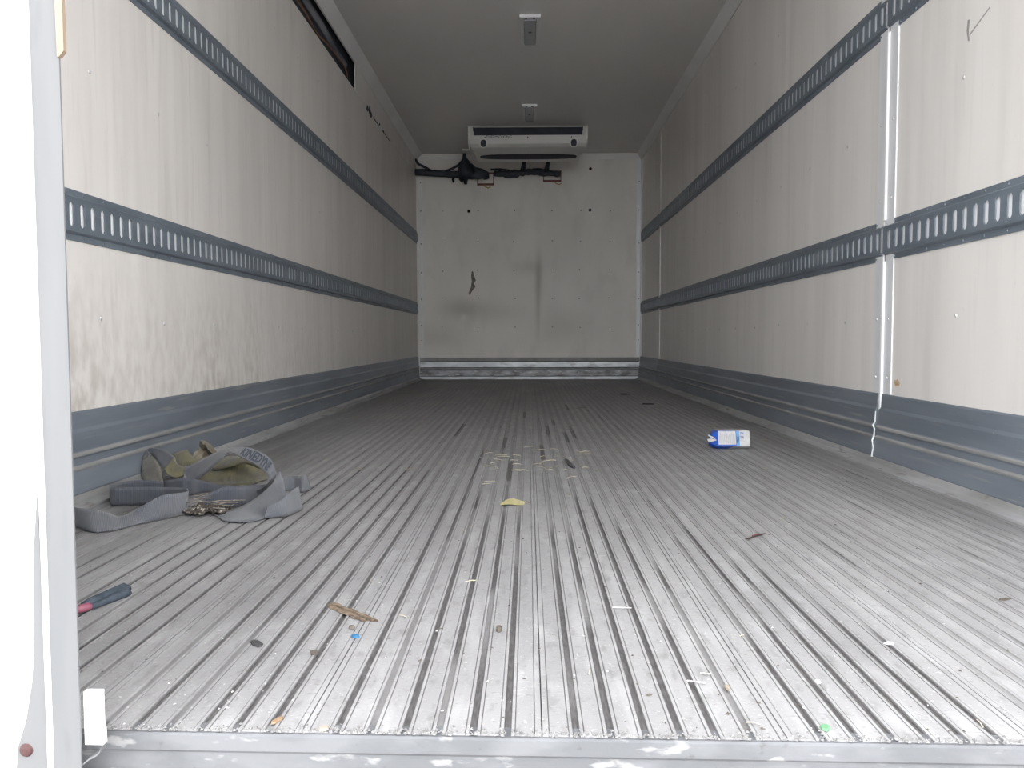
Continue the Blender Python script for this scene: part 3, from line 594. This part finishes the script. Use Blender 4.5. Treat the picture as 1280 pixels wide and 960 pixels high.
YEL2 = [(-1.097, 2.52, 0.049, -1.13, 2.58, 0.071), (-1.079, 2.5, 0.045, -1.112, 2.58, 0.079), (-1.049, 2.5, 0.048, -1.092, 2.58, 0.086), (-1.019, 2.5, 0.057, -1.09, 2.6, 0.084)]
YEL3 = [(-1.008, 2.457, 0.003, -1.005, 2.507, 0.027), (-0.963, 2.43, 0.003, -0.984, 2.51, 0.031), (-0.912, 2.404, 0.003, -0.947, 2.504, 0.037), (-0.872, 2.404, 0.003, -0.914, 2.524, 0.054), (-0.839, 2.418, 0.003, -0.882, 2.548, 0.065), (-0.819, 2.459, 0.003, -0.851, 2.559, 0.051), (-0.807, 2.531, 0.003, -0.828, 2.581, 0.025)]
YEL4 = [(-0.98, 2.5, 0.038, -0.979, 2.55, 0.063), (-0.933, 2.48, 0.041, -0.941, 2.55, 0.068), (-0.891, 2.46, 0.054, -0.897, 2.52, 0.075), (-0.845, 2.44, 0.062, -0.854, 2.48, 0.078), (-0.785, 2.38, 0.057, -0.805, 2.42, 0.072)]

gs = thing('tie_down_strap', 'tangled grey cargo webbing strap heaped by the left kick plate', 'strap', loc=(-.85, 2.1, 0))
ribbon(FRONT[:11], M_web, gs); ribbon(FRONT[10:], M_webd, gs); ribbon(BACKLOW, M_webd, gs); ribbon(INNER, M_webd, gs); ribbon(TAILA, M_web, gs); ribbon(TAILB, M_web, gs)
arch, AA, AB = ribbon(ARCH, M_web, gs, n=8)
ribbon(FRONTLOOP, M_web, gs)
# lettering printed on the inner face of the arch
i0, i1 = 8 * 6 + 4, 8 * 9 + 2
cu = bpy.data.curves.new('lt', 'FONT'); cu.body = 'KINEDYNE'; cu.size = 1; cu.offset = .04; cu.resolution_u = 2; t = bpy.data.objects.new('lt', cu); C.objects.link(t)
me = bpy.data.meshes.new_from_object(t.evaluated_get(bpy.context.evaluated_depsgraph_get())); bpy.data.objects.remove(t)
xs = [v.co.x for v in me.vertices]; zs = [v.co.y for v in me.vertices]; x0, x1, z0, z1 = min(xs), max(xs), min(zs), max(zs)
camp = Vector((0, 0, .435))
for v in me.vertices:
    f = (v.co.x - x0) / (x1 - x0); g_ = (v.co.y - z0) / (z1 - z0); t = i0 + f * (i1 - i0); i = min(int(t), i1 - 1); u = t - i
    a = AA[i].lerp(AA[i + 1], u); b = AB[i].lerp(AB[i + 1], u); tg = (AA[i + 1] + AB[i + 1] - AA[i] - AB[i]).normalized(); nn = tg.cross(b - a).normalized()
    if nn.y > 0: nn = -nn
    v.co = a.lerp(b, .12 + .76 * g_) + nn * .0016
me.materials.clear(); me.materials.append(mat('strap_ink', (.045, .055, .075), rough=.7)); lt = bpy.data.objects.new('printed_lettering', me); C.objects.link(lt); adopt(gs, lt); lt['label'] = 'dark printed lettering on the inside of the arched loop'

ysn = thing('yellow_strap', 'dirty yellow-green webbing strap bunched behind the grey loops', 'strap', loc=(-1.0, 2.45, 0))
ribbon(YEL1[1:7], M_tan, ysn, wrinkle=.002); ribbon(YEL1[5:10], M_webd, ysn, 'webbing', wrinkle=.001); ribbon(YEL1[9:], M_yel, ysn, wrinkle=.002)
ribbon(YEL2, M_yel, ysn, wrinkle=.002); ribbon(YEL3, M_yel, ysn, bow=-.012, wrinkle=.004, across=8); ribbon(YEL4, M_yel, ysn, bow=.008, wrinkle=.004)
# crumpled tan scrap behind
def crumple(name, label, cat, c, sx, sy, sz, m, seed, n=9, group=None):
    r = random.Random(seed); mb = MB()
    for iy in range(n):
        for ix in range(n):
            u = ix / (n - 1) - .5; v = iy / (n - 1) - .5
            z = sz * (.15 + .85 * abs(math.sin(u * 4 + v * 3 + seed) * math.cos(v * 6 - u * 3 + seed * 2) + .35 * math.sin(u * 17 + v * 9))) * (1 - .6 * (u * u + v * v) * 2) + r.uniform(-.1, .1) * sz
            k = 1 - .35 * abs(math.sin(3 * math.atan2(v, u + 1e-6) + seed)) * (abs(u) + abs(v))
            mb.v.append((c[0] + u * sx * k, c[1] + v * sy * k, max(.004, c[2] + z)))
    for iy in range(n - 1):
        for ix in range(n - 1):
            a = iy * n + ix; mb.f.append((a, a + 1, a + n + 1, a + n))
    o = mb.build(name, m, fix=False); md = o.modifiers.new('t', 'SOLIDIFY'); md.thickness = .0012
    tag(o, label, cat, group); return o
lm = MB(); rl = random.Random(6); nl = 9
for iz in range(nl):
    for ix in range(nl):
        u = ix / (nl - 1) - .5; v = iz / (nl - 1); wdt = .095 * (.55 + .6 * math.sin(math.pi * (v * .8 + .15))) * (1 + .15 * math.sin(v * 14))
        lm.v.append((-1.068 + u * wdt + .012 * math.sin(v * 4), 2.70 + .020 * math.sin(u * 9 + v * 5) + rl.uniform(-.006, .006), .004 + v * (.075 + .022 * math.sin(u * 6 + 1.5)) + rl.uniform(0, .004)))
for iz in range(nl - 1):
    for ix in range(nl - 1):
        a = iz * nl + ix; lm.f.append((a, a + 1, a + nl + 1, a + nl))
o = lm.build('dry_leaf', mat('tan_leaf', (.20, .175, .13), (.13, .115, .09), (30, 30, 30), rough=.7), fix=False); o.modifiers.new('t', 'SOLIDIFY').thickness = .0012
tag(o, 'crumpled tan dry leaf behind the strap heap at the kick plate', 'leaf')
crumple('crumpled_wrapper', 'crumpled brown and white scrap lying inside the front strap loop', 'litter', (-.80, 2.02, .004), .12, .09, .024, mat('mottled_scrap', (.05, .042, .036), (.30, .28, .25), (110, 110, 110), .52, .62, rough=.8, spec=.2), 5, 12)
st = MB(); rs = random.Random(8)
for i in range(12):
    x = -.79 + rs.uniform(-.05, .06); yy = 2.04 + rs.uniform(-.04, .05); a = rs.uniform(-.35, .35); l = rs.uniform(.02, .05); z = .014 + rs.uniform(0, .02)
    st.tube([(x - l * math.cos(a), yy - l * math.sin(a), z), (x, yy, z + .004), (x + l * math.cos(a), yy + l * math.sin(a), z + .003)], .0014, 5)
tag(st.build('twig_bundle', mat('pale_twig', (.26, .24, .20), (.12, .10, .09), (80, 80, 80), rough=.7)), 'pale broken twigs sticking out under the grey strap loop', 'twig', kind='stuff')

# ------------------------------------------------------------------ carton
ct = thing('milk_carton', 'crushed blue and white drink carton lying on its side by the right wall', 'carton', loc=(.785, 3.28, 0))
cx0, cx1 = .742, .866
M_cb = mat('carton_blue', (.008, .06, .34), (.010, .075, .38), (30, 30, 30), rough=.35); M_cw = mat('carton_white', (.44, .44, .44), (.38, .38, .385), (60, 60, 60), rough=.4); M_cc = mat('carton_cyan', (.07, .23, .46), rough=.4); M_cd = mat('carton_navy', (.01, .025, .14), rough=.4)
def sect(x, dy=0, k=1): return [(x, 3.250 + dy, .0015), (x, 3.226 + dy, .014 * k), (x, 3.243 + dy, .072 * k), (x, 3.318 + dy, .070 * k), (x, 3.312 + dy, .0015)]
body = MB().loft([sect(cx0), sect(cx1)]); adopt(ct, body.build('carton_body', M_cw))
def onface(x0, x1, t0, t1, h, m, name, xa=None, xb=None):      # strip on the main (near) face, t = 0 bottom .. 1 top
    P = lambda x, t: Vector((x, 3.226 + .017 * t, .014 + .058 * t)); nn = Vector((0, -1, .29)).normalized() * h
    q = [P(x0, t0), P(x1, t0), P(x1, t1), P(x0, t1)]; return adopt(ct, MB().loft([[p for p in q], [p + nn for p in q]]).build(name, m))
onface(cx0, .845, 0, 1, .0006, M_cb, 'blue_print'); onface(.744, .812, .10, .97, .0010, M_cw, 'white_label')
def lowface(x0, x1, h, m, name, x2=None):
    P = lambda x, t: Vector((x, 3.250 - .024 * t, .0015 + .0125 * t)); nn = Vector((0, -1, -1.9)).normalized() * h
    q = [P(x0, 0), P(x2 or x1, 0), P(x1, 1), P(x0, 1)]; return adopt(ct, MB().loft([q, [p + nn for p in q]]).build(name, m))
lowface(cx0, .80, .0006, M_cb, 'blue_print', .785)
onface(.814, .826, 0, .97, .0012, M_cc, 'cyan_band'); onface(.826, cx1, -.0, 1, .0011, M_cw, 'plain_panel')
tl_ = MB()
M_ink = mat('small_print_grey', (.22, .225, .24), rough=.6)
rt = random.Random(2)
for r_ in range(13):
    x = .747 + r_ * .0049
    t0 = .16 + rt.uniform(0, .03); t1 = .90 - rt.uniform(0, .25)
    P = lambda x, t: Vector((x, 3.226 + .017 * t, .014 + .058 * t)) + Vector((0, -1, .29)).normalized() * .0011
    q = [P(x, t0), P(x + .0012, t0), P(x + .0012, t1), P(x, t1)]; tl_.poly(q)
adopt(ct, tl_.build('printed_lines', M_ink))
tilt = Matrix.Translation((.8335, 3.2335, .064)) @ Matrix.Rotation(math.radians(74), 4, 'X')
for k_, zz in enumerate((.064, .049)):
    mw = Matrix.Translation((.834, 3.2325 - .0045 * k_, zz - .004)) @ Matrix.Rotation(math.radians(106), 4, 'X')
    adopt(ct, text_mesh('2%', .013, M_cb, 'printed_mark', mw, .0003))
adopt(ct, text_mesh('MILK', .013, M_cd, 'printed_name', Matrix.Translation((.8225, 3.2255, .040)) @ Matrix.Rotation(math.radians(106), 4, 'X') @ Matrix.Rotation(math.pi / 2, 4, 'Z'), .0003))
# gable folded at the left end, with the white V of its open spout
apex = (.708, 3.276)
gb = MB(); s0 = sect(cx0); g1 = [(.716, 3.258, .010), (.711, 3.250, .024), (.722, 3.255, .058), (.722, 3.290, .058), (.716, 3.285, .010)]
gb.loft([g1, s0]); adopt(ct, gb.build('gable', M_cb))
vv = MB()
for (p, q, r_, s_) in (((.705, .052), (.701, .058), (.722, .050), (.736, .036)), ((.706, .028), (.700, .040), (.716, .043), (.736, .036))):
    L_ = [(p[0], 3.232, p[1]), (q[0], 3.232, q[1]), (r_[0], 3.230, r_[1]), (s_[0], 3.228, s_[1])]
    vv.loft([L_, [(x, y + .004, z) for x, y, z in L_]])
adopt(ct, vv.build('spout_flap', M_cw))

# ------------------------------------------------------------------ litter on the floor, each its own thing
def chip(name, label, cat, x, y, pts, h, m, z=.001, kids=None):
    mb = MB(); mb.loft([[(x + a, y + b, z) for a, b in pts], [(x + a * .82, y + b * .82, z + h) for a, b in pts]])
    return tag(mb.build(name, m), label, cat)
M_wood = mat('weathered_wood', (0.189, 0.144, 0.104), (0.099, 0.070, 0.045), (40, 160, 60), .4, .6, rough=.8, bumps=(((40, 200, 60), .6, .003),))
M_wood2 = mat('dark_wood_grain', (.07, .05, .035), (.13, .10, .07), (60, 200, 60), rough=.9)
ws = thing('wood_splinter', 'flat splintered brown wood piece near the front of the floor', 'wood', loc=(-.28, 1.28, 0))
a0 = Vector((-.326, 1.322, 0)); a1 = Vector((-.238, 1.240, 0)); dr_ = (a1 - a0); nrm_ = Vector((-dr_.y, dr_.x, 0)).normalized()
def sliver(t0, t1, o0, o1, z, h, w0, w1, nm):
    mb = MB(); R_ = []
    for k in range(9):
        t = t0 + (t1 - t0) * k / 8; o_ = o0 + (o1 - o0) * k / 8; ww = (w0 + (w1 - w0) * k / 8) * (1 if 0 < k < 8 else .3) * (1 + .25 * math.sin(k * 2.3 + t0 * 9)); c = a0 + dr_ * t + nrm_ * o_
        R_.append([c + nrm_ * ww + Vector((0, 0, z)), c + nrm_ * ww * .5 + Vector((0, 0, z + h * (1 + .3 * math.sin(k * 1.7)))), c - nrm_ * ww * .5 + Vector((0, 0, z + h * .8)), c - nrm_ * ww + Vector((0, 0, z))])
    return adopt(ws, mb.loft(R_).build(nm, M_wood if nm == 'slab' else M_wood2))
sliver(0, .98, .004, .003, .001, .0035, .0075, .004, 'slab'); sliver(.02, .90, -.004, -.006, .001, .003, .005, .0045, 'slab'); sliver(.35, 1.02, .010, .007, .001, .002, .0035, .002, 'splinter'); sliver(.12, .95, .0005, -.001, .003, .0022, .0012, .0016, 'splinter'); sliver(.55, .90, -.0075, -.009, .001, .003, .0018, .0012, 'splinter')
M_leaf = mat('yellow_leaf', (0.248, 0.225, 0.113), (0.180, 0.162, 0.077), (60, 60, 60), rough=.6)
lf = thing('fallen_leaf', 'small curled yellow-green leaf in the middle of the floor', 'leaf', loc=(-.04, 2.13, 0))
mb = MB(); R_ = []
for k in range(11):
    t = k / 10; x = -.073 + .062 * t; wv = .012 * math.sin(math.pi * min(1, t * .96 + .03)) + .001; yy = 2.128 + .020 * t; zz = .006 * math.sin(t * 5) * .5 + .004
    R_.append([(x, yy - wv * .8, zz - .002), (x, yy, zz + .002 + .003 * t), (x, yy + wv * .6, zz + .005 * math.sin(math.pi * t) + .004 * t + .003)])
mb.loft(R_, closed=False); o = mb.build('leaf_blade', M_leaf, fix=False); o.modifiers.new('t', 'SOLIDIFY').thickness = .0006; adopt(lf, o)
adopt(lf, MB().tube([(-.012, 2.148, .006), (-.005, 2.150, .008), (.002, 2.146, .006)], .0009, 5).build('leaf_stalk', mat('leaf_stalk', (0.113, 0.059, 0.032), rough=.6)))
M_gl = mat('navy_fabric', (0.020, 0.032, 0.045), (0.045, 0.059, 0.077), (70, 70, 70), rough=.75, bumps=(((200, 200, 200), .4, .001),)); M_pk = mat('pink_rubber', (0.248, 0.090, 0.117), (0.203, 0.059, 0.090), (60, 60, 60), rough=.5)
gl = thing('knotted_strap_end', 'dark blue twisted fabric strip with a pink end beside the door edge', 'cloth', loc=(-.70, 1.32, 0))
adopt(gl, MB().tube([(-.712, 1.288, .008), (-.710, 1.308, .009), (-.706, 1.335, .009), (-.700, 1.358, .008), (-.694, 1.380, .008), (-.690, 1.392, .005)], [.008, .009, .008, .010, .011, .005], 8).build('twisted_strip', M_gl, smooth=True))
adopt(gl, MB().tube([(-.703, 1.290, .006), (-.697, 1.312, .006), (-.690, 1.340, .006), (-.682, 1.362, .006), (-.678, 1.372, .004)], [.005, .005, .007, .007, .003], 7).build('twisted_strip', M_gl, smooth=True))
adopt(gl, MB().tube([(-.720, 1.268, .006), (-.712, 1.276, .008), (-.706, 1.286, .008), (-.702, 1.296, .006)], [.004, .007, .007, .003], 8).build('pink_end', M_pk, smooth=True))['label'] = 'pink rubber end'
M_chipd = mat('dark_flake', (0.032, 0.032, 0.034), (0.050, 0.050, 0.052), (90, 90, 90), rough=.7); M_cl = mat('mud_clod', (0.099, 0.086, 0.068), (0.059, 0.050, 0.041), (120, 120, 120), rough=.9); M_wc = mat('white_chip', (0.46, 0.46, 0.45), rough=.5); M_bc = mat('blue_chip', (0.023, 0.113, 0.225), rough=.5); M_gc = mat('green_chip', (0.099, 0.225, 0.122), rough=.5)
M_pb = mat('brown_pebble', (0.122, 0.106, 0.090), (0.090, 0.077, 0.063), (90, 90, 90), rough=.9)
def blob(r, n=7, seed=1, el=1, rot=0):
    q = random.Random(seed); o_ = []
    for i in range(n):
        t = 2 * math.pi * i / n; k = r * q.uniform(.7, 1.15); x, y = k * math.cos(t) * el, k * math.sin(t); o_.append((x * math.cos(rot) - y * math.sin(rot), x * math.sin(rot) + y * math.cos(rot)))
    return o_
chip('rubber_flake', 'flat dark grey flake left of the wood piece', 'litter', -.389, 1.150, blob(.009, 9, 2, 1.7, 2.2), .0015, M_chipd)
chip('pebble', 'brownish pebble just below the wood piece', 'pebble', -.266, 1.214, blob(.0055, 6, 4, 1.2), .004, M_pb)
b_ = chip('plastic_chip', 'small bright blue plastic chip below the wood piece', 'litter', -.252, 1.176, blob(.006, 6, 9, 1.1), .004, M_bc)
chip('mud_clod', 'small brown mud clod near the middle front of the floor', 'litter', -.045, 1.206, blob(.007, 7, 6, .75), .007, M_cl)
chip('dark_crumb', 'dark crumb in the groove below the wood piece', 'litter', -.296, 1.112, blob(.005, 6, 8, 1.3), .005, M_cl)
chip('plastic_chip', 'pale green scrap at the rear edge of the floor', 'litter', .330, .903, blob(.007, 7, 5, .8), .003, M_gc)
chip('paper_scrap', 'white paper scrap on the right front of the floor', 'litter', .512, 1.162, blob(.006, 5, 7, 1.5, .4), .002, M_wc)
chip('paper_scrap', 'tiny white paper scrap beside the rear green scrap', 'litter', .365, 1.028, blob(.0045, 6, 17, 1), .002, M_wc)
chip('bark_flake', 'orange-brown flake in a groove at the left rear edge', 'litter', -.287, .912, blob(.004, 6, 10, 3, 1.15), .002, mat('orange_bark', (0.203, 0.135, 0.081), rough=.8))
chip('bark_flake', 'tan flake on the rear edge below the wood piece', 'litter', -.228, .892, blob(.006, 6, 12, 1.2, .8), .003, mat('tan_bark', (0.261, 0.221, 0.180), rough=.8))
chip('bark_flake', 'tan sliver lying in a right-hand groove near the rear edge', 'litter', .247, 1.01, blob(.0035, 6, 14, 2.6, 1.5), .002, mat('tan_bark2', (0.225, 0.189, 0.149), rough=.8))
chip('bark_flake', 'dark brown flake near the right front corner of the floor', 'litter', .790, 1.365, blob(.005, 6, 15, 3.0, .35), .002, M_cl)
chip('bark_flake', 'dark flat scrap far back on the right of the floor', 'litter', .75, 6.40, blob(.03, 7, 16, 1.6, 0), .008, M_chipd)
chip('bark_flake', 'dark grey scrap right of the far rear floor', 'litter', .79, 5.45, blob(.025, 7, 18, 2.2, 0), .006, M_chipd)
tag(MB().tube([(.133, 2.93, .004), (.137, 2.86, .007), (.142, 2.80, .006), (.153, 2.745, .004)], [.004, .007, .008, .004], 7).build('rubber_strip', M_chipd, smooth=True), 'short curled black rubber strip on the middle of the floor', 'litter')
tw = thing('twig', 'dark and red twig lying across the ribs on the right', 'twig', loc=(.49, 1.78, 0))
adopt(tw, MB().tube([(.466, 1.766, .003), (.475, 1.768, .004), (.486, 1.782, .004), (.498, 1.795, .004), (.512, 1.806, .004), (.524, 1.82, .003)], [.001, .0022, .0016, .0018, .0022, .0008], 6).build('stem', mat('twig_dark', (0.027, 0.013, 0.013), rough=.7)))
adopt(tw, MB().tube([(.488, 1.790, .004), (.498, 1.802, .005), (.508, 1.808, .004)], .0016, 6).build('red_skin', mat('twig_red', (0.158, 0.045, 0.045), rough=.6)))
tag(MB().tube([(.135, 1.31, .003), (.150, 1.306, .004), (.165, 1.308, .003)], .0008, 5).build('straw', M_wc), 'thin pale straw in the right-hand grooves', 'litter')
M_straw = mat('straw_white', (0.351, 0.342, 0.324), rough=.6)
tag(MB().tube([(.200, 1.026, .003), (.210, 1.020, .004), (.222, 1.019, .003)], .0011, 5).build('straw', M_straw), 'short white straw across a dark groove near the rear edge', 'litter')
tag(MB().tube([(.222, 1.050, .003), (.232, 1.045, .004), (.235, 1.050, .003)], .0010, 5).build('straw', M_straw), 'bent white straw behind the short one near the rear edge', 'litter')
# uncounted crumbs, grit and grass bits
def scatter(name, label, n, m, seed, fn, size, parent_cat='litter'):
    r = random.Random(seed); mb = MB()
    for _ in range(n):
        x, y = fn(r); s = r.uniform(*size) * (1 + max(0, y - 2) * .12); a = r.uniform(0, 6.28); e = r.uniform(.5, 2.4)
        b = []
        for t in (0, 1.6, 3.1, 4.7): u, v = s * e * math.cos(t), s * math.sin(t); b.append((x + u * math.cos(a) - v * math.sin(a), y + u * math.sin(a) + v * math.cos(a), .0008))
        k = len(mb.v); mb.v += b + [(x, y, .0008 + s * r.uniform(.4, 1))]; mb.f += [(k, k + 1, k + 4), (k + 1, k + 2, k + 4), (k + 2, k + 3, k + 4), (k + 3, k, k + 4), (k + 3, k + 2, k + 1, k)]
    tag(mb.build(name, m), label, parent_cat, kind='stuff')
def area(r):
    y = .9 + 5.5 * r.random() ** 1.8; return r.uniform(-1.1, 1.1), y
scatter('white_crumbs', 'tiny white crumbs scattered over the ribbed floor', 330, M_wc, 21, area, (.0006, .0018))
scatter('dark_grit', 'tiny dark grit scattered over the ribbed floor', 520, M_cl, 22, area, (.0006, .0022))
gs_ = MB(); r = random.Random(31)
for _ in range(90):
    if r.random() < .55: x = r.gauss(.02, .14); y = r.gauss(2.9, .18)
    else: x, y = area(r)
    a = r.uniform(0, 3.14); l = r.uniform(.005, .016) * (1 + max(0, y - 1.5) * .5); z = .0022
    gs_.tube([(x - l * math.cos(a), y - l * math.sin(a), z), (x, y, z + .0015), (x + l * math.cos(a), y + l * math.sin(a), z)], .0006 + .0002 * y, 4)
tag(gs_.build('grass_bits', mat('dry_grass', (0.38, 0.35, 0.27), (0.30, 0.28, 0.22), (40, 40, 40), rough=.7)), 'dry grass bits and straw dust scattered on the floor', 'litter', kind='stuff')
